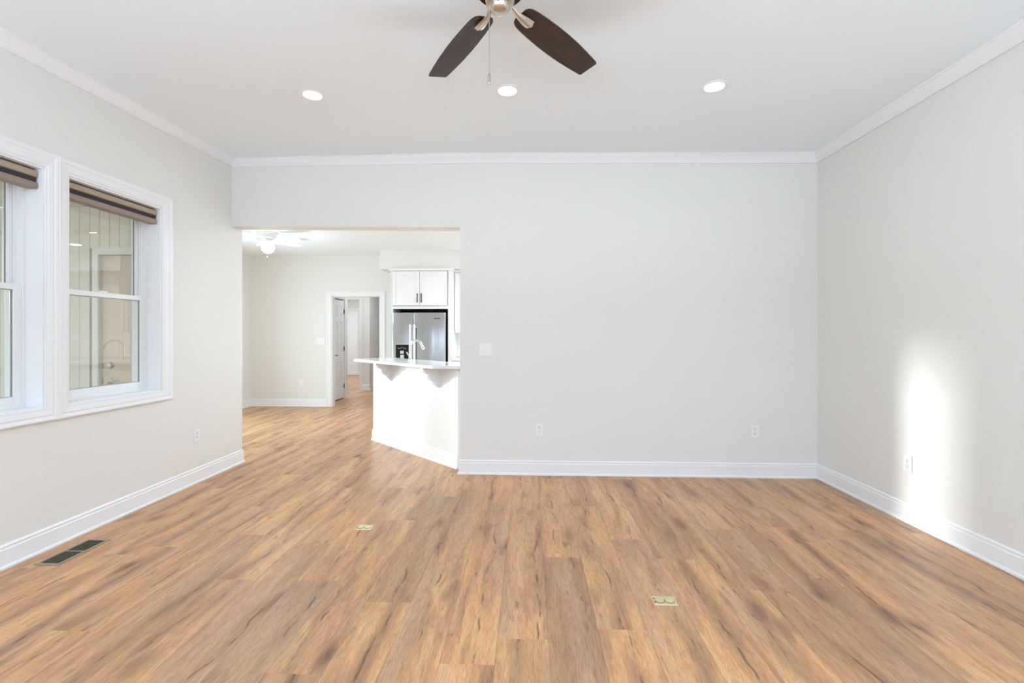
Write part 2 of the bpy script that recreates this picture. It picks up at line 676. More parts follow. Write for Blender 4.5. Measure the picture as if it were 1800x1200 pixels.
# ---- left wall with two windows
WIN = [(2.928, 3.701), (2.009, 2.782)]
WZ0, WZ1 = 0.867, 2.34
mb = MB()
ZT = 3.25
mb.box(XLo, XL, Y0 - 0.15, WIN[1][0], 0, ZT)
mb.box(XLo, XL, WIN[1][1], WIN[0][0], WZ0, WZ1)
mb.box(XLo, XL, WIN[0][1], YE, 0, ZT)
mb.box(XLo, XL, WIN[1][0], WIN[0][1], 0, WZ0)
mb.box(XLo, XL, WIN[1][0], WIN[0][1], WZ1, ZT)
mb.build('wall_left', M['wall'], kind='structure')

# ---- wall between living room and kitchen (header over the opening, then solid)
mb = MB()
mb.prism([P0, P1, (P1[0], P1[1] + T), (P0[0], P0[1] + T)], [HB[0], HB[1], HB[1], HB[0]], ZT)
mb.prism([P1, (P2[0] + 0.15, P2[1]), (P2[0] + 0.15, P2[1] + T), (P1[0], P1[1] + T)], 0, ZT)
mb.build('wall_back', M['wall'], kind='structure')

# ---- right wall
mb = MB()
mb.prism([(xr(Y0 - .15), Y0 - 0.15), (xr(Y0 - .15) + 0.15, Y0 - 0.15), (2.80, 4.44 + T), (2.65, 4.44 + T)], 0, ZT)
mb.build('wall_right', M['wall'], kind='structure')
# ---- rear wall with a wide unseen opening added to let daylight in
mb = MB()
mb.box(XL, -2.5, Y0 - 0.15, Y0, 0, ZT)
mb.box(2.2, 2.76, Y0 - 0.15, Y0, 0, ZT)
mb.box(-2.5, 2.2, Y0 - 0.15, Y0, 0, 0.3)
mb.box(-2.5, 2.2, Y0 - 0.15, Y0, 2.75, ZT)
mb.build('wall_rear', M['wall'], kind='structure')

# ---- kitchen walls
KX0, KX1, KY = -5.15, 3.0, 8.55
DX0, DX1, DZ = -3.625, -2.726, 2.03
mb = MB()
mb.box(KX0 - 0.15, DX0, KY, KY + 0.12, 0, 2.95)
mb.box(DX0, DX1, KY, KY + 0.12, DZ, 2.95)
mb.box(DX1, 0.55, KY, KY + 0.12, 0, 2.95)
mb.box(0.55, 1.40, KY, KY + 0.12, 0, 0.98)
mb.box(0.55, 1.40, KY, KY + 0.12, 2.40, 2.95)
mb.box(1.40, KX1 + 0.1, KY, KY + 0.12, 0, 2.95)
mb.build('wall_kitchen_far', M['wall'], kind='structure')
PY0, PY1, PZ1 = 5.15, 7.15, 2.08
mb = MB()
mb.box(KX0 - 0.15, KX0, YE - 0.16, PY0, 0, 2.95)
mb.box(KX0 - 0.15, KX0, PY1, KY, 0, 2.95)
mb.box(KX0 - 0.15, KX0, PY0, PY1, PZ1, 2.95)
mb.build('wall_kitchen_left', M['wall'], kind='structure')
mb = MB()
mb.box(KX0, -4.36, YE - 0.12, YE, 0, 2.95)
mb.box(-4.36, -3.50, YE - 0.12, YE, 2.13, 2.95)
mb.box(-3.50, XLo, YE - 0.12, YE, 0, 2.95)
mb.build('wall_kitchen_front', M['wall'], kind='structure')
mb = MB()
mb.box(KX1, KX1 + 0.1, 4.44 + T, KY, 0, 2.95)
mb.build('wall_kitchen_right', M['wall'], kind='structure')
mb = MB()
mb.prism([(KX0 - .15, YE - 0.16), (XLo, YE - 0.16), (XLo, YE), (-2.965, YE - 0.005), (P1[0], P1[1] + T), (3.1, 4.44 + T), (3.1, KY + 0.12), (KX0 - .15, KY + 0.12)], KC, 2.97)
mb.build('ceiling_kitchen', M['ceiling'], kind='structure')
MB().box(-2.575, KX1, 8.05, KY, 2.448, KC).build('trim_soffit', M['wall'], kind='structure')

# ---- hall and far room beyond the kitchen door
HX = -3.84
mb = MB()
HY0, HY1 = 9.07, 9.68
mb.box(HX - 0.12, HX, KY + 0.12, HY0, 0, 2.75)
mb.box(HX - 0.12, HX, HY0, HY1, 2.05, 2.75)
mb.box(HX - 0.12, HX, HY1, 9.86, 0, 2.75)
mb.build('wall_hall_left', M['wall'], kind='structure')
mb = MB()
mb.box(-4.04, -3.79, 11.1, 11.22, 0, 2.75)
mb.box(-5.6, -4.04, 11.1, 11.22, 2.15, 2.75)
mb.box(-7.2, -5.6, 11.1, 11.22, 0, 2.75)
mb.build('wall_hall_end', M['wall'], kind='structure')
MB().box(-3.91, -1.9, 12.6, 12.72, 0, 2.75).build('wall_hall_shaded', M['shaded_wall'], kind='structure')  # darker colour stands for the unlit end of the hall
MB().box(-2.0, -1.9, 8.67, 12.6, 0, 2.75).build('wall_hall_right', M['wall'], kind='structure')
MB().box(-3.91, -3.79, 11.22, 15.2, 0, 2.75).build('wall_hall_side', M['wall'], kind='structure')
mb = MB()
mb.box(-8.2, -3.91, 15.2, 15.32, 0, 2.75)
mb.build('wall_far_room', M['wall'], kind='structure')
MB().box(-8.3, -8.2, 8.67, 15.3, 0, 2.75).build('wall_far_room_left', M['wall'], kind='structure')
MB().box(-8.2, -5.3, 8.67, 8.77, 0, 2.75).build('wall_far_room_front', M['wall'], kind='structure')
MB().box(-8.3, -1.9, 8.67, 15.3, 2.75, 2.85).build('ceiling_hall', M['ceiling'], kind='structure')
area_light('hall_fill', (-3.0, 10.3, 2.70), (0, 0, -1), 0.5, 0.5, 22, (0.85, 0.93, 1.0))  # added fill under the hall ceiling, no fixture modelled
area_light('far_room_fill', (-5.6, 13.2, 2.70), (0, 0, -1), 1.0, 1.0, 60, (0.85, 0.93, 1.0))  # added fill to brighten the far room
area_light('hall_recess_fill', (-5.0, 10.2, 2.70), (0, 0, -1), 0.5, 0.5, 22, (0.85, 0.93, 1.0))  # added fill for the space left of the hall

# ---- mouldings
BASE = [(0, 0), (0.021, 0), (0.0215, 0.010), (0.017, 0.019), (0.0125, 0.020), (0.0125, 0.104), (0.0115, 0.109),
        (0.0085, 0.113), (0.0085, 0.117), (0.0105, 0.121), (0.0100, 0.128), (0.006, 0.134), (0, 0.136)]
CROWN = [(0, -0.078), (0.012, -0.078), (0.013, -0.068), (0.018, -0.064), (0.020, -0.054), (0.040, -0.032), (0.052, -0.020),
         (0.055, -0.012), (0.064, -0.010), (0.070, -0.002), (0.070, 0.01), (0, 0.01)]


def base_run(name, pts, side=1):
    return MB().sweep(BASE, [(p[0], p[1], 0) for p in pts], side).build(name, M['trim'], kind='structure')


base_run('baseboard_left', [(XL, Y0), (XL, YE), (XLo, YE)], -1)
base_run('baseboard_back', [(P1[0], P1[1] + T), P1, P2, (xr(Y0), Y0)], -1)
base_run('baseboard_kitchen_far', [(KX0, YE), (KX0, 5.05)], -1)
base_run('baseboard_kitchen_corner', [(KX0, 7.26), (KX0, KY), (DX0 - 0.095, KY)], -1)
base_run('baseboard_kitchen_front', [(XLo, YE), (-3.40, YE)], -1)
base_run('baseboard_hall_left', [(HX, HY1 + 0.07), (HX, 9.86), (HX - 0.12, 9.86)], -1)
base_run('baseboard_hall_end', [(-3.97, 11.1), (-3.79, 11.1), (-3.79, 12.6), (-2.1, 12.6)], -1)
base_run('baseboard_far_room', [(-8.1, 15.2), (-3.91, 15.2)], -1)

y5 = 4.61
MB().sweep(CROWN, [(XL, Y0, cz(XL, Y0)), (XL, 1.0, cz(XL, 1.0)), (XL, P0[1], cz(XL, P0[1])), (-1.8, 4.61 - 0.152 * (1.165 / 2.31), cz(-1.8, 4.53)),
                   (P1[0], P1[1], cz(P1[0], P1[1])), (1.0, 4.449, cz(1.0, 4.449)), (P2[0], P2[1], cz(*P2)), (xr(1.0), 1.0, cz(xr(1.0), 1.0)), (xr(Y0), Y0, cz(xr(Y0), Y0))],
           -1).build('trim_crown', M['trim'], kind='structure')

CASE = [(0, 0), (0, 0.012), (0.05, 0.014), (0.09, 0.0105), (0.14, 0.0105), (0.20, 0.016), (0.52, 0.019), (0.60, 0.015), (0.66, 0.015), (0.72, 0.021),
        (0.90, 0.024), (1.0, 0.020), (1.0, 0)]


# ---- double-hung windows in the left wall
def rect_frame(mb, xa, xb, y0, y1, z0, z1, wl, wr, wb, wt):
    """a rectangular ring between x xa..xb, outer rect y0..y1,z0..z1"""
    mb.box(xa, xb, y0, y0 + wl, z0, z1)
    mb.box(xa, xb, y1 - wr, y1, z0, z1)
    mb.box(xa, xb, y0 + wl, y1 - wr, z0, z0 + wb)
    mb.box(xa, xb, y0 + wl, y1 - wr, z1 - wt, z1)
    return mb


def make_window(idx, y0, y1, wl, wr):
    root = struct_root('window_%d' % idx, (XL, (y0 + y1) / 2, WZ0))
    MB().frame(CASE, (y0, y1, WZ0, WZ1), lambda u, v, d: (XL + d, u, v), (wl, wr, 0.078, 0.10)).build('window_casing', M['trim'], root)
    j = MB()
    rect_frame(j, XLo, XL + 0.004, y0, y1, WZ0, WZ1, 0.012, 0.012, 0.012, 0.012)
    j.build('window_jamb', M['trim'], root, bevel=0.002)
    a0, a1 = y0 + 0.012, y1 - 0.012
    f = MB()
    rect_frame(f, XLo - 0.01, -3.065, a0, a1, WZ0 + 0.012, WZ1 - 0.012, 0.020, 0.020, 0.022, 0.03)
    # tracks
    f.box(-3.112, -3.104, a1 - 0.034, a1 - 0.018, WZ0 + 0.02, WZ1 - 0.03)
    f.box(-3.112, -3.104, a0 + 0.018, a0 + 0.034, WZ0 + 0.02, WZ1 - 0.03)
    f.build('window_frame', M['vinyl'], root, bevel=0.002)
    b0, b1 = a0 + 0.020, a1 - 0.020
    zm = 1.605
    lo = MB()
    rect_frame(lo, -3.102, -3.072, b0, b1, WZ0 + 0.030, zm + 0.02, 0.042, 0.042, 0.052, 0.036)
    lo.build('window_sash', M['vinyl'], root, bevel=0.003)
    up = MB()
    rect_frame(up, -3.142, -3.114, b0, b1, zm - 0.018, WZ1 - 0.035, 0.042, 0.042, 0.036, 0.045)
    up.build('window_sash', M['vinyl'], root, bevel=0.003)
    MB().box(-3.089, -3.085, b0 + 0.040, b1 - 0.040, WZ0 + 0.08, zm - 0.014).build('window_pane', M['glass'], root)
    MB().box(-3.130, -3.126, b0 + 0.040, b1 - 0.040, zm + 0.016, WZ1 - 0.078).build('window_pane', M['glass'], root)
    g = MB()
    rect_frame(g, -3.092, -3.082, b0 + 0.0405, b1 - 0.0405, WZ0 + 0.0805, zm - 0.0145, 0.004, 0.004, 0.004, 0.004)
    rect_frame(g, -3.133, -3.123, b0 + 0.0405, b1 - 0.0405, zm + 0.0165, WZ1 - 0.0785, 0.004, 0.004, 0.004, 0.004)
    g.build('glazing_bead', principled('glazing_bead_grey', (0.25, 0.26, 0.25), 0.5, noise=(30, 0.1)), root)
    lk = MB()
    lk.box(-3.100, -3.078, (y0 + y1) / 2 - 0.03, (y0 + y1) / 2 + 0.03, zm + 0.020, zm + 0.032)
    lk.build('sash_lock', M['vinyl'], root, bevel=0.003)
    return root


make_window(1, WIN[0][0], WIN[0][1], 0.073, 0.109)
make_window(2, WIN[1][0], WIN[1][1], 0.109, 0.073)


# ---- cellular shades raised to the top of the recess
def shade(y0, y1, label):
    zt = WZ1 - 0.016
    t = thing('cellular_shade', label, 'window shade', (-3.0, (y0 + y1) / 2, zt), 'raised window shades')

    def bar(z0, z1, xf, xb, n=7):
        # half round front profile in x/z, swept along y
        prof = []
        for k in range(n + 1):
            a = -math.pi / 2 + math.pi * k / n
            prof.append((xf - 0.010 + 0.010 * math.cos(a), (z0 + z1) / 2 + (z1 - z0) / 2 * math.sin(a)))
        prof += [(xb, z1), (xb, z0)]
        m_ = MB()
        k = len(prof)
        vs = [(p[0], y0, p[1]) for p in prof] + [(p[0], y1, p[1]) for p in prof]
        fs = [tuple(range(k)), tuple(range(2 * k - 1, k - 1, -1))] + [(i, (i + 1) % k, k + (i + 1) % k, k + i) for i in range(k)]
        return m_.add(vs, fs)
    bar(zt - 0.006, zt, -3.005, -3.045).build('top_gap_dark', M['black'], t)  # black strip put in for the dark gap above the headrail
    bar(zt - 0.048, zt - 0.007, -2.984, -3.050).build('headrail', M['shade_tan'], t)
    pl = MB()
    for i in range(4):
        zz = zt - 0.0485 - i * 0.0072
        b_ = bar(zz - 0.0062, zz, -2.990 - 0.001 * i, -3.045, 5)
        pl.add(b_.v, b_.f)
    pl.build('pleat_stack', M['shade_dark'], t)
    bar(zt - 0.118, zt - 0.078, -2.984, -3.048).build('bottom_rail', M['shade_rail'], t)
    return t


shade(WIN[0][0] + 0.018, WIN[0][1] - 0.016, 'raised taupe cellular shade at the top of the window nearest the kitchen')
shade(WIN[1][0] + 0.018, WIN[1][1] - 0.016, 'raised taupe cellular shade in the partly cropped window farther from the kitchen')

# ---- covered porch outside the left windows
MB().box(-6.4, XLo, 0.5, 4.62, -0.14, -0.02).build('floor_porch', M['concrete'], kind='structure')
MB().box(-6.4, XLo, 0.5, 4.62, 2.62, 2.72).build('ceiling_porch', M['porch_paint'], kind='structure')
mb = MB()
x = -6.455
while x < XLo - 0.01:
    x2 = min(x + 0.105, XLo)
    z0 = 0.0
    if x2 > -4.42 and x < -3.44:
        z0 = 2.20
    mb.box(x + 0.003, x2 - 0.003, 4.636, 4.66, z0, 2.62)
    x = x2
mb.build('wall_porch_boards', M['porch_paint'], kind='structure')
mb = MB()
mb.box(-6.455, -4.42, 4.652, 4.659, 0, 2.62).box(-4.42, -3.44, 4.652, 4.659, 2.2, 2.62).box(-3.44, XLo, 4.652, 4.659, 0, 2.62)
mb.build('wall_porch_backing', M['porch_groove'], kind='structure')
MB().frame([(0, 0), (0, 0.02), (1, 0.02), (1, 0)], (-4.36, -3.50, 0.0, 2.13), lambda u, v, d: (u, 4.64 - d, v), (0.06, 0.06, 0.001, 0.07)).build('trim_porch_door', M['trim'], kind='structure')
d = struct_root('door_1', (-4.33, 4.70, 0))
MB().box(-4.355, -3.505, 4.665, 4.71, 0.01, 2.125).build('door_slab', M['porch_door'], d, bevel=0.002)
lv = MB()
lv.lathe([(0.033, 0), (0.033, -0.006), (0.026, -0.011), (0.014, -0.014), (0.013, -0.045)], (-4.265, 4.665, 0.845), 28, 'y')
lv.tube([(-4.265, 4.625, 0.845), (-4.22, 4.618, 0.850), (-4.18, 4.618, 0.840), (-4.15, 4.620, 0.846)], [0.010, 0.009, 0.007, 0.006])
lv.build('door_handle', M['nickel'], d, smooth=True)
MB().lathe([(0.033, 0), (0.033, -0.008), (0.027, -0.014), (0.024, -0.022), (0.001, -0.023)], (-4.265, 4.665, 1.005), 28, 'y').build('deadbolt', M['nickel'], d, smooth=True)
st = MB()
st.box(-4.352, -4.340, 4.6615, 4.665, 0.815, 0.875).box(-4.352, -4.340, 4.6615, 4.665, 0.975, 1.035)
st.build('strike_plate', M['nickel'], d)
MB().box(-60, -3.3, -20, 60, -0.5, -0.15).build('ground_lawn', M['grass'], kind='structure')

# ---- patio door at the kitchen's left wall (the sun comes in here)
r = struct_root('door_2', (KX0, (PY0 + PY1) / 2, 0))
f = MB()
rect_frame(f, KX0 - 0.11, KX0 - 0.03, PY0, PY1, 0, PZ1, 0.04, 0.04, 0.04, 0.04)
f.build('door_frame', M['vinyl'], r)
for a, b in ((PY0 + 0.04, (PY0 + PY1) / 2 + 0.03), ((PY0 + PY1) / 2 - 0.0, PY1 - 0.04)):
    xo = 0 if a == PY0 + 0.04 else 0.036
    g = MB()
    rect_frame(g, KX0 - 0.105 + xo, KX0 - 0.07 + xo, a, b, 0.04, PZ1 - 0.04, 0.05, 0.05, 0.08, 0.06)
    g.build('door_panel', M['vinyl'], r)
    MB().box(KX0 - 0.09 + xo, KX0 - 0.086 + xo, a + 0.048, b - 0.048, 0.118, PZ1 - 0.098).build('door_pane', M['glass'], r)
MB().frame(CASE, (PY0, PY1, 0.0, PZ1), lambda u, v, d: (KX0 + d, u, v), (0.09, 0.09, 0.001, 0.09)).build('door_casing', M['trim'], r)

# ---- kitchen window over the counter in the far wall
r = struct_root('window_3', (0.97, KY, 0.98))
f = MB()
for (xa, xb, za, zb) in ((0.55, 0.60, 0.98, 2.40), (1.35, 1.40, 0.98, 2.40), (0.60, 1.35, 0.98, 1.03), (0.60, 1.35, 2.35, 2.40), (0.60, 1.35, 1.66, 1.71)):
    f.box(xa, xb, KY + 0.03, KY + 0.09, za, zb)
f.build('window_frame', M['vinyl'], r)
MB().box(0.60, 1.35, KY + 0.058, KY + 0.062, 1.03, 2.35).build('window_pane', M['glass'], r)
MB().frame(CASE, (0.55, 1.40, 0.98, 2.40), lambda u, v, d: (u, KY - d, v), (0.08, 0.08, 0.08, 0.08)).build('window_casing', M['trim'], r)

# ---- doorway casing in the far kitchen wall
r = struct_root('door_3', ((DX0 + DX1) / 2, KY, 0))
MB().frame(CASE, (DX0, DX1, 0.0, DZ), lambda u, v, d: (u, KY - d, v), (0.095, 0.095, 0.001, 0.083)).build('door_casing', M['trim'], r)
j = MB()
j.box(DX0 - 0.002, DX0 + 0.014, KY - 0.002, KY + 0.122, 0, DZ).box(DX1 - 0.014, DX1 + 0.002, KY - 0.002, KY + 0.122, 0, DZ).box(DX0, DX1, KY - 0.002, KY + 0.122, DZ - 0.014, DZ + 0.002)
j.build('door_jamb', M['trim'], r)


# ---- six panel closet door in the hall
def panel_door(root, y0, y1, x, z1):
    sl = MB()
    w = y1 - y0
    sl.box(x - 0.034, x - 0.012, y0 + 0.001, y1 - 0.001, 0.016, z1 - 0.001)
    st_, mid = 0.10 * w / 0.61 + 0.0, 0.09 * w / 0.61
    ys = [(y0, y0 + st_), ((y0 + y1) / 2 - mid / 2, (y0 + y1) / 2 + mid / 2), (y1 - st_, y1)]
    for a, b in ys:
        sl.box(x - 0.035, x, a, b, 0.015, z1)
    rails = [(0.015, 0.22), (0.80, 0.96), (1.58, 1.70), (z1 - 0.12, z1)]
    for a, b in rails:
        for ya, yb_ in ((ys[0][1], ys[1][0]), (ys[1][1], ys[2][0])):
            sl.box(x - 0.035, x, ya, yb_, a, b)
    for (pa, pb) in ((ys[0][1], ys[1][0]), (ys[1][1], ys[2][0])):
        for (za, zb) in ((0.22, 0.80), (0.96, 1.58), (1.70, z1 - 0.12)):
            sl.box(x - 0.02, x - 0.004, pa + 0.018, pb - 0.018, za + 0.02, zb - 0.02)
    sl.build('door_slab', M['trim'], root, bevel=0.004)


r = struct_root('door_4', (HX, (HY0 + HY1) / 2, 0))
panel_door(r, HY0 + 0.012, HY1 - 0.012, HX - 0.004, 2.022)
j = MB()
j.box(HX - 0.12, HX + 0.002, HY0 - 0.001, HY0 + 0.010, 0, 2.05).box(HX - 0.12, HX + 0.002, HY1 - 0.010, HY1 + 0.001, 0, 2.05).box(HX - 0.12, HX + 0.002, HY0, HY1, 2.04, 2.052)
j.build('door_jamb', M['trim'], r)
MB().frame(CASE, (HY0, HY1, 0.0, 2.05), lambda u, v, d: (HX + d, u, v), (0.06, 0.075, 0.001, 0.075)).build('door_casing', M['trim'], r)
MB().box(HX - 0.05, HX - 0.03, HY0 + 0.01, HY1 - 0.01, 2.022, 2.04).box(HX - 0.05, HX - 0.03, HY0 + 0.01, HY1 - 0.01, 0, 0.015).build('door_gap', M['gap'], r)
for z in (0.26, 1.03, 1.80):
    MB().lathe([(0.008, -0.045), (0.008, 0.045)], (HX + 0.004, HY1 - 0.012, z), 10).build('door_hinge', M['black'], r)
h_ = MB()
h_.lathe([(0.028, 0), (0.028, 0.008), (0.010, 0.012), (0.009, 0.05)], (HX - 0.004, HY0 + 0.07, 0.91), 20, 'x')
h_.tube([(HX + 0.044, HY0 + 0.07, 0.91), (HX + 0.046, HY0 + 0.12, 0.912), (HX + 0.046, HY0 + 0.17, 0.905)], 0.008)
h_.build('door_handle', M['black'], r, smooth=True)

r = struct_root('door_5', (-4.8, 11.1, 0))
MB().frame(CASE, (-5.6, -4.04, 0.0, 2.15), lambda u, v, d: (u, 11.1 - d, v), (0.075, 0.075, 0.001, 0.075)).build('door_casing', M['trim'], r)
r = struct_root('door_6', (-5.9, 15.2, 0))
MB().frame(CASE, (-6.35, -5.55, 0.0, 2.10), lambda u, v, d: (u, 15.2 - d, v), (0.07, 0.07, 0.001, 0.07)).build('door_casing', M['trim'], r)
MB().box(-6.34, -5.56, 15.165, 15.198, 0.01, 2.09).box(-6.24, -5.66, 15.160, 15.17, 0.2, 0.95).box(-6.24, -5.66, 15.160, 15.17, 1.1, 1.95).build('door_slab', M['trim'], r, bevel=0.004)
# slanted stair skirt against the shade-grey hall wall
MB().prism([(-3.78, 12.55), (-3.5, 12.55), (-3.5, 12.59), (-3.78, 12.59)], [0.14, 0.50, 0.50, 0.14], [0.20, 0.56, 0.56, 0.20]).build('trim_stair_skirt', M['trim'], kind='structure')

# ------------------------------------------------------------------ peninsula
isl = thing('kitchen_island', 'white painted angled kitchen peninsula base with two scrolled corbels', 'kitchen island', (-1.2, 5.4, 0))
A, B = (-1.957, 5.868), (-0.70, 4.622)
q = math.sqrt(0.5)
dpt = 0.56
A2, B2 = (A[0] + dpt * q, A[1] + dpt * q), (-0.70 + 0.55 * q * 2 * 0 + 0.5, 4.622)
body = MB()
body.prism([A, B, (-0.30, 4.622), (-0.30, 5.02), A2], 0, 0.988)
body.build('island_body', M['cabinet'], isl)
MB().sweep(BASE, [(A2[0], A2[1], 0), (A[0], A[1], 0), (B[0], B[1], 0)], -1).build('island_baseboard', M['trim'], isl)


def corbel(px, py):
    """scroll bracket profile in (out, z), thickness along the face"""
    prof = [(0, 0), (0.195, 0), (0.195, -0.022), (0.182, -0.024), (0.178, -0.040), (0.160, -0.058), (0.138, -0.064), (0.128, -0.072), (0.122, -0.092),
            (0.110, -0.118), (0.088, -0.138), (0.066, -0.146), (0.060, -0.156), (0.054, -0.172), (0.038, -0.186), (0.028, -0.190), (0.026, -0.206), (0, -0.206)]
    n_ = Vector((-q, -q, 0))
    t_ = Vector((q, -q, 0))
    k = len(prof)
    vs = []
    for s in (-0.022, 0.022):
        for o, z in prof:
            p = Vector((px, py, 0.988 + z)) + n_ * o + t_ * s
            vs.append(p)
    fs = [tuple(range(k)), tuple(range(2 * k - 1, k - 1, -1))] + [(i, (i + 1) % k, k + (i + 1) % k, k + i) for i in range(k)]
    m_ = MB().add(vs, fs)
    # back plate
    pl = []
    for z in (-0.214, 0.0):
        for o, s in ((0, -0.034), (0.012, -0.034), (0.012, 0.034), (0, 0.034)):
            pl.append(Vector((px, py, 0.988 + z)) + n_ * o + t_ * s)
    m_.add(pl, [(0, 1, 2, 3), (7, 6, 5, 4), (0, 4, 5, 1), (1, 5, 6, 2), (2, 6, 7, 3), (3, 7, 4, 0)])
    return m_


def face_pt(px_t):
    return (A[0] + (B[0] - A[0]) * px_t, A[1] + (B[1] - A[1]) * px_t)


for t_ in (0.245, 0.805):
    corbel(*face_pt(t_)).build('corbel', M['cabinet'], isl, bevel=0.002)

ct = MB()
ct.prism([(-2.160, 5.745), (-0.930, 4.515), (-0.658, 4.515), (-0.658, 4.62), (-0.25, 4.62), (-0.25, 5.10), (-0.80, 5.12), (-1.55, 5.87), (-1.72, 6.10), (-1.95, 6.08)], 0.990, 1.020)
tag(ct.build('countertop', M['quartz'], loc=(-1.2, 5.3, 0.99), bevel=0.003), 'white quartz countertop overhanging the angled peninsula', 'countertop')

fa = thing('kitchen_faucet', 'satin nickel gooseneck kitchen faucet standing on the peninsula countertop', 'faucet', (-1.375, 5.42, 1.02))
fx, fy = -1.375, 5.42
MB().lathe([(0.024, 0), (0.024, 0.012), (0.018, 0.02), (0.014, 0.05), (0.014, 0.07)], (fx, fy, 1.02), 20).build('faucet_base', M['chrome'], fa, smooth=True)
pts = [(fx, fy, 1.07), (fx, fy, 1.15)]
R_ = 0.088
dv = Vector((0.9, -0.44, 0)).normalized()
for k in range(1, 13):
    a = math.pi * k / 12 * 0.86
    pts.append((fx + dv.x * R_ * (1 - math.cos(a)), fy + dv.y * R_ * (1 - math.cos(a)), 1.168 + R_ * math.sin(a)))
MB().tube(pts, 0.013, 14).build('spout', M['chrome'], fa, smooth=True)
e = Vector(pts[-1])
dn = (Vector(pts[-1]) - Vector(pts[-2])).normalized()
MB().tube([e, e + dn * 0.02, e + dn * 0.055], [0.014, 0.016, 0.017], 14).build('spray_head', M['chrome'], fa, smooth=True)
MB().tube([(fx, fy, 1.075), (fx - 0.02, fy - 0.03, 1.09), (fx - 0.03, fy - 0.05, 1.12)], [0.007, 0.006, 0.005]).build('faucet_handle', M['chrome'], fa, smooth=True)


# ------------------------------------------------------------------ cabinets
def shaker(mb_, x0, x1, z0, z1, yf):
    s = 0.055
    mb_.box(x0, x1, yf + 0.008, yf + 0.02, z0, z1)
    mb_.box(x0, x0 + s, yf, yf + 0.02, z0, z1).box(x1 - s, x1, yf, yf + 0.02, z0, z1)
    mb_.box(x0 + s, x1 - s, yf, yf + 0.02, z0, z0 + s).box(x0 + s, x1 - s, yf, yf + 0.02, z1 - s, z1)
    return mb_


def bar_handle(x, z0, z1, yf):
    m_ = MB().tube([(x, yf - 0.028, z0), (x, yf - 0.028, z1)], 0.008, 10)
    m_.tube([(x, yf, z0 + 0.012), (x, yf - 0.028, z0 + 0.012)], 0.005, 8).tube([(x, yf, z1 - 0.012), (x, yf - 0.028, z1 - 0.012)], 0.005, 8)
    return m_


CAB = thing('fridge_cabinet', 'tall white shaker cabinet surround with two doors above the refrigerator', 'cabinet', (-1.83, 8.25, 0))
c = MB()
c.box(-2.352, -2.312, 7.95, KY - 0.002, 0, 2.405).box(-1.372, -1.300, 7.95, KY - 0.002, 0, 2.405)
c.box(-2.312, -1.372, 7.97, KY - 0.002, 1.757, 2.405).box(-2.312, -1.372, 7.95, 7.97, 1.757, 1.805).box(-2.312, -1.372, 7.95, 7.97, 2.395, 2.405)
c.build('cabinet_body', M['cabinet'], CAB)
MB().box(-2.375, -1.285, 7.925, KY - 0.002, 2.405, 2.447).build('cabinet_crown', M['cabinet'], CAB, bevel=0.006)
for x0, x1, hx in ((-2.318, -1.854, -1.886), (-1.848, -1.384, -1.818)):
    dd = shaker(MB(), x0, x1, 1.812, 2.392, 7.93).build('cabinet_door', M['cabinet'], CAB, bevel=0.002)
    bar_handle(hx, 1.865, 2.015, 7.93).build('door_handle', M['black'], dd)

UP = thing('wall_cabinet', 'white shaker upper cabinet right of the refrigerator, partly behind the wall', 'cabinet', (-0.8, 8.35, 1.35))
MB().box(-1.296, -0.40, 8.20, KY, 1.35, 2.405).build('cabinet_body', M['cabinet'], UP)
MB().box(-1.284, -0.38, 8.17, KY, 2.405, 2.447).build('cabinet_crown', M['cabinet'], UP, bevel=0.006)
for x0, x1 in ((-1.290, -0.852), (-0.846, -0.405)):
    shaker(MB(), x0, x1, 1.356, 2.395, 8.18).build('cabinet_door', M['cabinet'], UP, bevel=0.002)
MB().box(-1.298, 3.0, KY - 0.01, KY, 0.92, 1.35).build('wall_backsplash', M['backsplash'], kind='structure')
LOW = thing('base_cabinet', 'white shaker base cabinet right of the refrigerator below the counter', 'cabinet', (-0.4, 8.3, 0))
MB().box(-1.296, 0.60, 7.97, KY - 0.012, 0.10, 0.88).box(-1.296, 0.60, 8.03, KY - 0.012, 0, 0.10).build('cabinet_body', M['cabinet'], LOW)
for i in range(4):
    x0 = -1.290 + i * 0.472
    shaker(MB(), x0, x0 + 0.466, 0.12, 0.87, 7.95).build('cabinet_door', M['cabinet'], LOW, bevel=0.002)
tag(MB().box(-1.296, 0.62, 7.94, KY - 0.012, 0.88, 0.915).build('countertop', M['quartz'], loc=(-0.4, 8.3, 0.88), bevel=0.003),
    'white worktop along the far kitchen wall right of the refrigerator', 'countertop')

# ------------------------------------------------------------------ refrigerator
F = thing('refrigerator', 'stainless steel side-by-side refrigerator with a black ice dispenser', 'refrigerator', (-1.85, 8.2, 0))
FX0, FX1, FS = -2.300, -1.400, -1.948
MB().box(FX0 + 0.01, FX1 - 0.01, 7.93, 8.52, 0.02, 1.675).build('fridge_body', M['gap'], F)
MB().box(-2.311, -1.373, 8.40, 8.54, 0.0, 1.755).build('recess_back', M['gap'], F)


def bowed_door(x0, x1, z0, z1, yf, bow):
    n_ = 12
    poly = []
    for k in range(n_ + 1):
        u = k / n_
        poly.append((x0 + (x1 - x0) * u, yf - bow * (1 - (2 * u - 1) ** 2) - 0.0))
    poly += [(x1, 7.925), (x0, 7.925)]
    return MB().prism(poly, z0, z1)


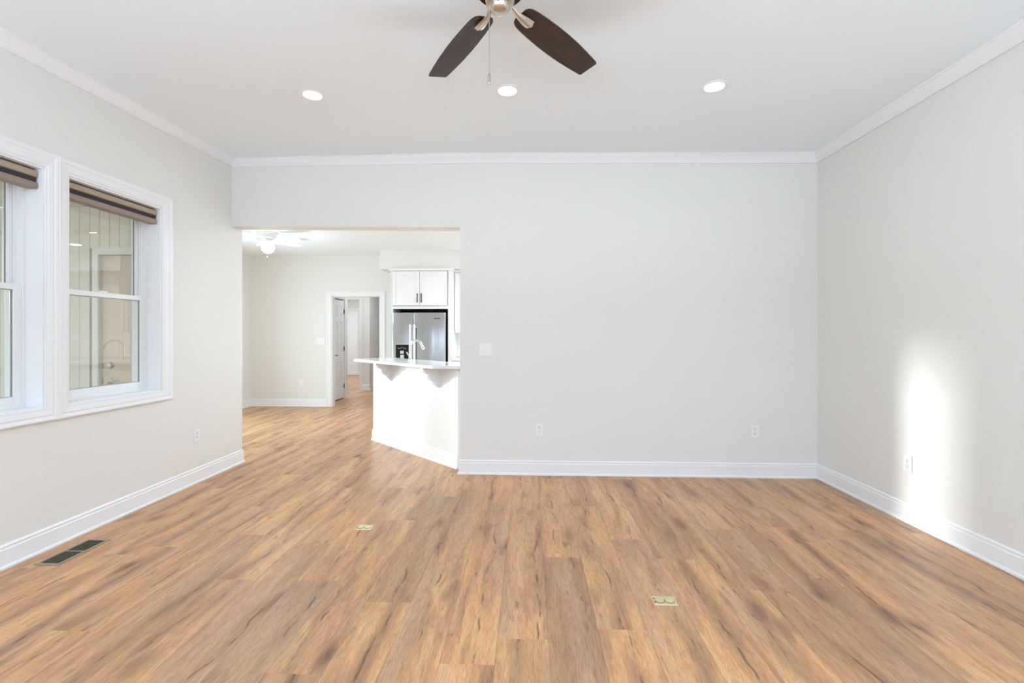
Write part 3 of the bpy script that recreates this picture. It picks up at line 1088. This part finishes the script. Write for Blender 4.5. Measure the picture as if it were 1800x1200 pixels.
dl = bowed_door(FX0, FS - 0.006, 0.06, 1.69, 7.872, 0.010).build('fridge_door', M['steel'], F, bevel=0.004, smooth=True)
dr = bowed_door(FS + 0.006, FX1, 0.06, 1.69, 7.872, 0.012).build('fridge_door', M['steel'], F, bevel=0.004, smooth=True)
for par, x0 in ((dl, -1.998), (dr, -1.930)):
    h_ = MB()
    h_.box(x0, x0 + 0.034, 7.800, 7.822, 0.45, 1.49)
    h_.box(x0 + 0.004, x0 + 0.030, 7.822, 7.875, 0.47, 0.50).box(x0 + 0.004, x0 + 0.030, 7.822, 7.875, 1.44, 1.47)
    h_.build('fridge_handle', principled('handle_steel', (0.86, 0.86, 0.86), 0.35, metal=0.6, noise=(20, 0.05)), par, bevel=0.004)
MB().box(FS - 0.006, FS + 0.006, 7.874, 7.93, 0.06, 1.69).build('door_gap_shade', M['gap'], F)  # black strip painting the shaded gap between the two doors
ds = MB().box(-2.238, -2.022, 7.852, 7.880, 0.80, 1.150)
dso = ds.build('ice_dispenser', M['black'], dl, bevel=0.004)
for i in range(5):
    pn = MB().box(-2.195 + i * 0.030, -2.187 + i * 0.030, 7.848, 7.853, 1.085 + (0.012 if i in (2,) else 0), 1.098 + (0.012 if i in (2,) else 0))
    pn.build('control_mark', M['plastic'], dl)
MB().box(-2.155, -2.095, 7.835, 7.853, 1.000, 1.050).box(-2.150, -2.090, 7.825, 7.853, 0.90, 0.985).build('dispenser_chute', M['chrome'], dl, bevel=0.003)
lg = MB()
for i in range(7):
    lg.box(-1.590 + i * 0.014, -1.590 + i * 0.014 + (0.010 if i != 3 else 0.006), 7.858, 7.862, 1.585, 1.597)
lg.build('badge', M['black'], dr)
MB().lathe([(0.02, 1.672), (0.02, 1.705)], (-1.425, 7.905, 0), 16).build('hinge_cap', M['black'], F)


# ------------------------------------------------------------------ wall plates
def duplex(root, cx, cz, place):
    """outlet plate with two receptacles; place(u,v,d)"""
    def slab(u0, u1, v0, v1, d0, d1):
        vs = [place(u, v, d) for d in (d0, d1) for (u, v) in ((u0, v0), (u1, v0), (u1, v1), (u0, v1))]
        return vs, [(0, 3, 2, 1), (4, 5, 6, 7), (0, 1, 5, 4), (1, 2, 6, 5), (2, 3, 7, 6), (3, 0, 4, 7)]
    MB().add(*slab(cx - 0.035, cx + 0.035, cz - 0.057, cz + 0.057, 0, 0.006)).build('cover_plate', M['plastic'], root, bevel=0.002)
    for s in (-1, 1):
        c_ = cz + s * 0.0195
        rc = MB().add(*slab(cx - 0.0165, cx + 0.0165, c_ - 0.0135, c_ + 0.0135, 0.005, 0.0085))
        ro = rc.build('receptacle', M['plastic'], root, bevel=0.003)
        sl = MB()
        sl.add(*slab(cx - 0.0085, cx - 0.0060, c_ - 0.001, c_ + 0.009, 0.0083, 0.0090))
        sl.add(*slab(cx + 0.0060, cx + 0.0085, c_ - 0.001, c_ + 0.008, 0.0083, 0.0090))
        sl.add(*slab(cx - 0.0028, cx + 0.0028, c_ - 0.0105, c_ - 0.0045, 0.0083, 0.0090))
        sl.build('slots', M['gap'], ro)
    MB().add(*slab(cx - 0.003, cx + 0.003, cz - 0.003, cz + 0.003, 0.0055, 0.0075)).build('screw', M['nickel'], root)


def switch(root, cx, cz, gangs, place):
    def slab(u0, u1, v0, v1, d0, d1):
        vs = [place(u, v, d) for d in (d0, d1) for (u, v) in ((u0, v0), (u1, v0), (u1, v1), (u0, v1))]
        return vs, [(0, 3, 2, 1), (4, 5, 6, 7), (0, 1, 5, 4), (1, 2, 6, 5), (2, 3, 7, 6), (3, 0, 4, 7)]
    w = 0.035 + 0.023 * (gangs - 1)
    MB().add(*slab(cx - w, cx + w, cz - 0.060, cz + 0.060, 0, 0.006)).build('cover_plate', M['plastic'], root, bevel=0.002)
    for i in range(gangs):
        u = cx + (i - (gangs - 1) / 2) * 0.046
        MB().add(*slab(u - 0.0052, u + 0.0052, cz - 0.012, cz + 0.012, 0.0055, 0.0075)).build('toggle_slot', M['plastic'], root)
        up = 1 if i % 2 == 0 else -1
        MB().add(*slab(u - 0.0042, u + 0.0042, cz + up * 0.002 - 0.005, cz + up * 0.002 + 0.005, 0.007, 0.018)).build('toggle', M['plastic'], root, bevel=0.001)


def yb(x):
    return P1[1] + (P2[1] - P1[1]) * (x - P1[0]) / (P2[0] - P1[0])


back = lambda u, v, d: (u, yb(u) - d, v)
t = thing('wall_outlet', 'white duplex outlet on the back wall below the light switch', 'outlet', (0.096, yb(0.096), 0.37), 'wall outlets')
duplex(t, 0.096, 0.430, back)
t = thing('wall_outlet', 'white duplex outlet near the right end of the back wall', 'outlet', (2.085, yb(2.085), 0.37), 'wall outlets')
duplex(t, 2.085, 0.429, back)
t = thing('wall_outlet', 'white duplex outlet on the left wall beyond the windows', 'outlet', (XL, 4.105, 0.37), 'wall outlets')
duplex(t, 4.105, 0.427, lambda u, v, d: (XL + d, u, v))
t = thing('wall_outlet', 'white duplex outlet in the sunlit patch of the right wall', 'outlet', (xr(3.42), 3.42, 0.36), 'wall outlets')
duplex(t, 3.42, 0.415, lambda u, v, d: (xr(u) - d, u, v))
t = thing('wall_outlet', 'white outlet on the far kitchen wall left of the doorway', 'outlet', (-4.2, KY, 0.37), 'wall outlets')
duplex(t, -4.2, 0.429, lambda u, v, d: (u, KY - d, v))
t = thing('light_switch', 'white double toggle switch plate beside the wide opening', 'light switch', (-0.411, yb(-.411), 1.118), 'light switches')
switch(t, -0.411, 1.178, 2, back)
t = thing('light_switch', 'white triple toggle switch plate left of the kitchen doorway', 'light switch', (-3.83, KY, 1.14), 'light switches')
switch(t, -3.83, 1.205, 3, lambda u, v, d: (u, KY - d, v))
t = thing('light_switch', 'white single toggle switch plate between the doorway and the refrigerator cabinet', 'light switch', (-2.52, KY, 1.14), 'light switches')
switch(t, -2.575 + 0.08, 1.205, 1, lambda u, v, d: (u, KY - d, v))


# ------------------------------------------------------------------ brass floor boxes
def floor_box(cx, cy, w, h, label):
    t = thing('floor_outlet', label, 'floor outlet', (cx, cy, 0), 'brass floor outlets')
    MB().box(cx - w / 2, cx + w / 2, cy - h / 2, cy + h / 2, 0, 0.005).build('cover_plate', M['brass'], t, bevel=0.0015)
    for s in (-1, 1):
        MB().lathe([(0.0225, 0.004), (0.0225, 0.0065), (0.020, 0.0072)], (cx + s * 0.024, cy, 0), 28).build('screw_cap', M['brass'], t)
        MB().lathe([(0.0245, 0.0045), (0.0245, 0.0056)], (cx + s * 0.024, cy, 0), 28).build('cap_groove', M['gap'], t)
    for s in (-1, 1):
        MB().lathe([(0.0035, 0.0045), (0.0035, 0.0065)], (cx - w / 2 + 0.008, cy + s * h * 0.22, 0), 12).build('screw', M['gap'], t)
    return t


floor_box(0.670, 2.363, 0.116, 0.078, 'brass floor outlet with two round caps, the nearer one')
floor_box(-1.125, 3.190, 0.108, 0.080, 'brass floor outlet in the planks farther back, left of centre')

# ------------------------------------------------------------------ floor register
V = thing('floor_vent', 'taupe metal floor register with dark louvres beside the left baseboard', 'floor vent', (-2.765, 2.78, 0))
vx0, vx1, vy0, vy1 = -2.838, -2.690, 2.605, 2.945
fr = MB()
bw = 0.018
fr.box(vx0, vx0 + bw, vy0, vy1, 0, 0.005).box(vx1 - bw, vx1, vy0, vy1, 0, 0.005)
fr.box(vx0 + bw, vx1 - bw, vy0, vy0 + bw, 0, 0.005).box(vx0 + bw, vx1 - bw, vy1 - bw, vy1, 0, 0.005)
fr.build('vent_frame', M['vent'], V, bevel=0.002)
MB().box(vx0 + bw, vx1 - bw, vy0 + bw, vy1 - bw, 0.0002, 0.0008).build('vent_well', M['gap'], V)
lou = MB()
k = 24
for i in range(k):
    y = vy0 + bw + (vy1 - vy0 - 2 * bw) * (i + 0.5) / k
    lou.box(vx0 + bw, vx1 - bw, y - 0.0022, y + 0.0022, 0.001, 0.004)
lou.build('louvres', M['ventdark'], V)
MB().box(vx0 + bw, vx1 - bw, (vy0 + vy1) / 2 - 0.004, (vy0 + vy1) / 2 + 0.004, 0.001, 0.0045).build('centre_bar', M['vent'], V)


# ------------------------------------------------------------------ recessed lights
def downlight(x, y, z, label, r=0.062, power=2.2, grp='recessed lights in the living room ceiling'):
    t = thing('recessed_light', label, 'ceiling light', (x, y, z), grp)
    MB().lathe([(r, 0.0), (r + 0.022, 0.0), (r + 0.021, -0.005), (r + 0.004, -0.007), (r, -0.004)], (x, y, z), 40, cap=False).build('trim_ring', M['trim'], t, smooth=True)
    MB().lathe([(0.001, -0.0035), (r * 0.96, -0.0035), (r, -0.001)], (x, y, z), 40, cap=False).build('diffuser', M['ledglow'], t)
    d_ = bpy.data.lights.new('downlight_lamp', 'AREA')
    d_.shape = 'DISK'
    d_.size = r * 1.8
    d_.energy = power
    d_.color = (0.82, 0.92, 1.0)
    o_ = bpy.data.objects.new('downlight_lamp', d_)
    col.objects.link(o_)
    o_.parent = t
    o_.location = (0, 0, -0.012)
    return t


for x, y, s in ((-1.530, 3.285, 'left-hand'), (-0.149, 3.25, 'middle'), (1.246, 3.225, 'right-hand')):
    downlight(x, y, cz(x, y), 'glowing recessed light, the %s one of three in the living room ceiling' % s)
for x, y in ((-1.5, -0.6), (1.25, -0.6)):
    downlight(x, y, cz(x, y), 'added recessed light behind the camera, out of view', power=14, grp='added recessed lights behind the view')  # added lights out of view, for even room brightness
for x, y in ((1.0, 7.3), (-0.1, 6.4), (-0.35, 5.9)):
    downlight(x, y, KC, 'glowing recessed light in the kitchen ceiling, seen mirrored in the window glass', r=0.075, power=26, grp='recessed lights in the kitchen ceiling')

# ------------------------------------------------------------------ dark ceiling fan
HBX, HBY, BZ = -0.120, 1.938, 2.70
fan = thing('ceiling_fan', 'brushed nickel ceiling fan with dark walnut blades', 'ceiling fan', (HBX, HBY, cz(HBX, HBY)))
top = cz(HBX, HBY)
m_ = MB()
m_.lathe([(0.085, top + 0.002), (0.085, top - 0.03), (0.075, top - 0.06), (0.025, top - 0.075)], (HBX, HBY, 0), 36)
m_.build('canopy', M['nickel'], fan, smooth=True)
MB().lathe([(0.014, top - 0.07), (0.014, 2.84)], (HBX, HBY, 0), 16).build('downrod', M['nickel'], fan, smooth=True)
MB().lathe([(0.03, 2.865), (0.085, 2.85), (0.112, 2.825), (0.118, 2.79), (0.118, 2.752), (0.108, 2.742), (0.06, 2.738)], (HBX, HBY, 0), 48).build('motor_housing', M['nickel'], fan, smooth=True)
MB().lathe([(0.098, 2.744), (0.098, 2.727), (0.05, 2.722)], (HBX, HBY, 0), 40).build('rotor_plate', M['bronze'], fan, smooth=True)
MB().lathe([(0.050, 2.726), (0.058, 2.716), (0.060, 2.690), (0.055, 2.676), (0.042, 2.671), (0.041, 2.662), (0.037, 2.652), (0.025, 2.645), (0.008, 2.641), (0.001, 2.641)],
           (HBX, HBY, 0), 40).build('switch_housing', M['nickel'], fan, smooth=True)
for a in (0.4, 2.5, 4.6):
    sc_ = MB().lathe([(0.003, 0), (0.003, -0.004)], (HBX + 0.040 * math.cos(a), HBY + 0.04 * math.sin(a), 2.668), 8)
    sc_.build('screw', M['gap'], fan)


def blade_mesh(ang):
    """returns blade outline extruded, pitched; with lengthwise coords"""
    d_ = Vector((math.cos(ang), math.sin(ang), 0))
    t_ = Vector((-math.sin(ang), math.cos(ang), 0))
    pitch = math.radians(-13)
    up = Vector((0, 0, 1))
    tt = t_ * math.cos(pitch) + up * math.sin(pitch)
    nn = d_.cross(tt)
    r0, r1 = 0.130, 0.680
    stn = [(0.0, 0.030), (0.008, 0.044), (0.025, 0.053), (0.06, 0.059), (0.12, 0.064), (0.2, 0.068), (0.28, 0.069), (0.36, 0.067), (0.44, 0.062), (0.51, 0.056), (0.540, 0.053), (0.5475, 0.050), (0.550, 0.046)]
    out = [(s, w) for s, w in stn] + [(s, -w) for s, w in reversed(stn)]
    c0 = Vector((HBX, HBY, BZ))
    vs, co = [], []
    for h in (-0.003, 0.003):
        for s, w in out:
            vs.append(c0 + d_ * (r0 + s) + tt * w + nn * h)
            co.append((s, w, h))
    k = len(out)
    fs = []
    half = len(stn)
    for i in range(half - 1):
        a, b, c, dd = i, i + 1, k - 2 - i, k - 1 - i
        fs.append((a, b, c, dd))
        fs.append((k + a, k + dd, k + c, k + b))
    for i in range(k):
        j = (i + 1) % k
        fs.append((i, j, k + j, k + i))
    return vs, fs, co, d_, tt, nn, c0


ANG0 = math.radians(51.0)
for i in range(5):
    ang = ANG0 + math.radians(72) * i
    vs, fs, co, d_, tt, nn, c0 = blade_mesh(ang)
    b_ = MB().add(vs, fs).build('fan_blade', M['walnut'], fan)
    at = b_.data.attributes.new('pl', 'FLOAT_VECTOR', 'POINT')
    for j, cc in enumerate(co):
        at.data[j].vector = cc
    # blade iron: neck from the rotor, then a flared ribbed leaf below the blade
    ir = MB()
    stn = [(0.055, 0.010, 0.010), (0.085, 0.009, 0.002), (0.105, 0.011, -0.010), (0.13, 0.016, -0.012), (0.16, 0.021, -0.012), (0.185, 0.023, -0.012), (0.198, 0.022, -0.011), (0.200, 0.012, -0.011), (0.206, 0.008, -0.011)]
    k = len(stn)
    iv, ifs = [], []
    for s, w, h in stn:
        for ww, hh in ((w, h + 0.002), (w, h - 0.002), (w * 0.5, h - 0.007), (w * 0.2, h - 0.0045), (-w * 0.2, h - 0.0045), (-w * 0.5, h - 0.007), (-w, h - 0.002), (-w, h + 0.002)):
            iv.append(c0 + d_ * s + tt * ww + nn * hh)
    for a in range(k - 1):
        for q_ in range(8):
            q2 = (q_ + 1) % 8
            ifs.append((a * 8 + q_, a * 8 + q2, (a + 1) * 8 + q2, (a + 1) * 8 + q_))
    ifs.append(tuple(range(8)))
    ifs.append(tuple((k - 1) * 8 + q_ for q_ in range(8)))
    ir.add(iv, ifs)
    ir.build('blade_iron', M['nickel'], b_, smooth=True)
cx_, cy_ = -0.1625, 1.925
pc = MB()
z = 2.665
pc.tube([(cx_, cy_, 2.665), (cx_, cy_, 2.385)], 0.0014, 6)
while z > 2.39:
    pc.lathe([(0.0003, 0.0016), (0.0016, 0), (0.0003, -0.0016)], (cx_, cy_, z), 6)
    z -= 0.0055
ch = pc.build('pull_chain', M['nickel'], fan)
MB().lathe([(0.002, 2.388), (0.0055, 2.383), (0.0065, 2.372), (0.0055, 2.352), (0.0065, 2.349), (0.0055, 2.344), (0.001, 2.343)], (cx_, cy_, 0), 16).build('chain_fob', M['nickel'], ch, smooth=True)

# ------------------------------------------------------------------ white kitchen fan
KX, KYF = -3.72, 6.60
kf = thing('ceiling_fan', 'white flush-mount ceiling fan with a lit globe in the kitchen', 'ceiling fan', (KX, KYF, KC))
MB().lathe([(0.135, KC), (0.137, KC - 0.018), (0.115, KC - 0.028), (0.112, KC - 0.07), (0.09, KC - 0.085), (0.05, KC - 0.09)], (KX, KYF, 0), 40).build('motor_housing', M['fanwhite'], kf, smooth=True)
MB().lathe([(0.055, KC - 0.085), (0.06, KC - 0.11), (0.055, KC - 0.140), (0.045, KC - 0.15)], (KX, KYF, 0), 32).build('switch_housing', M['fanwhite'], kf, smooth=True)
gl = []
for k in range(11):
    a = math.pi * (0.18 + 0.82 * k / 10)
    gl.append((max(0.001, 0.088 * math.sin(a)), KC - 0.215 + 0.078 * math.cos(a)))
MB().lathe(gl, (KX, KYF, 0), 32).build('light_globe', M['globe'], kf, smooth=True)
for i in range(5):
    ang = math.radians(-12 + 72 * i)
    d_ = Vector((math.cos(ang), math.sin(ang), 0))
    t_ = Vector((-math.sin(ang), math.cos(ang), 0))
    pt = math.radians(-12)
    tt = t_ * math.cos(pt) + Vector((0, 0, 1)) * math.sin(pt)
    nn = d_.cross(tt)
    c0 = Vector((KX, KYF, KC - 0.105))
    out = [(0.16, 0.045), (0.19, 0.058), (0.38, 0.066), (0.47, 0.060), (0.505, 0.042), (0.515, 0.015)]
    full = out + [(s, -w) for s, w in reversed(out)]
    vs = [c0 + d_ * s + tt * w + nn * h for h in (-0.003, 0.003) for s, w in full]
    k = len(full)
    fs = [tuple(range(k)), tuple(range(2 * k - 1, k - 1, -1))] + [(a, (a + 1) % k, k + (a + 1) % k, k + a) for a in range(k)]
    bb = MB().add(vs, fs).build('fan_blade', M['fanwhite'], kf)
    iv = [c0 + d_ * s + tt * w + nn * h for h in (-0.010, -0.004) for s, w in ((0.05, 0.014), (0.15, 0.014), (0.21, 0.034), (0.21, -0.034), (0.15, -0.014), (0.05, -0.014))]
    MB().add(iv, [tuple(range(6)), tuple(range(11, 5, -1))] + [(a, (a + 1) % 6, 6 + (a + 1) % 6, 6 + a) for a in range(6)]).build('blade_iron', M['fanwhite'], bb)
kc = MB().tube([(KX + 0.02, KYF - 0.06, KC - 0.15), (KX + 0.025, KYF - 0.06, KC - 0.335)], 0.0012, 6)
kc.lathe([(0.001, 0.012), (0.009, 0.004), (0.009, -0.008), (0.001, -0.014)], (KX + 0.025, KYF - 0.06, KC - 0.345), 12)
kc.build('pull_chain', M['fanwhite'], kf, smooth=True)
pl_ = bpy.data.lights.new('globe_lamp', 'POINT')
pl_.energy = 13
pl_.shadow_soft_size = 0.09
pl_.color = (0.80, 0.92, 1)
po = bpy.data.objects.new('globe_lamp', pl_)
col.objects.link(po)
po.location = (KX, KYF, KC - 0.50)

for o in bpy.data.objects:
    if '_base' in o:
        del o['_base']
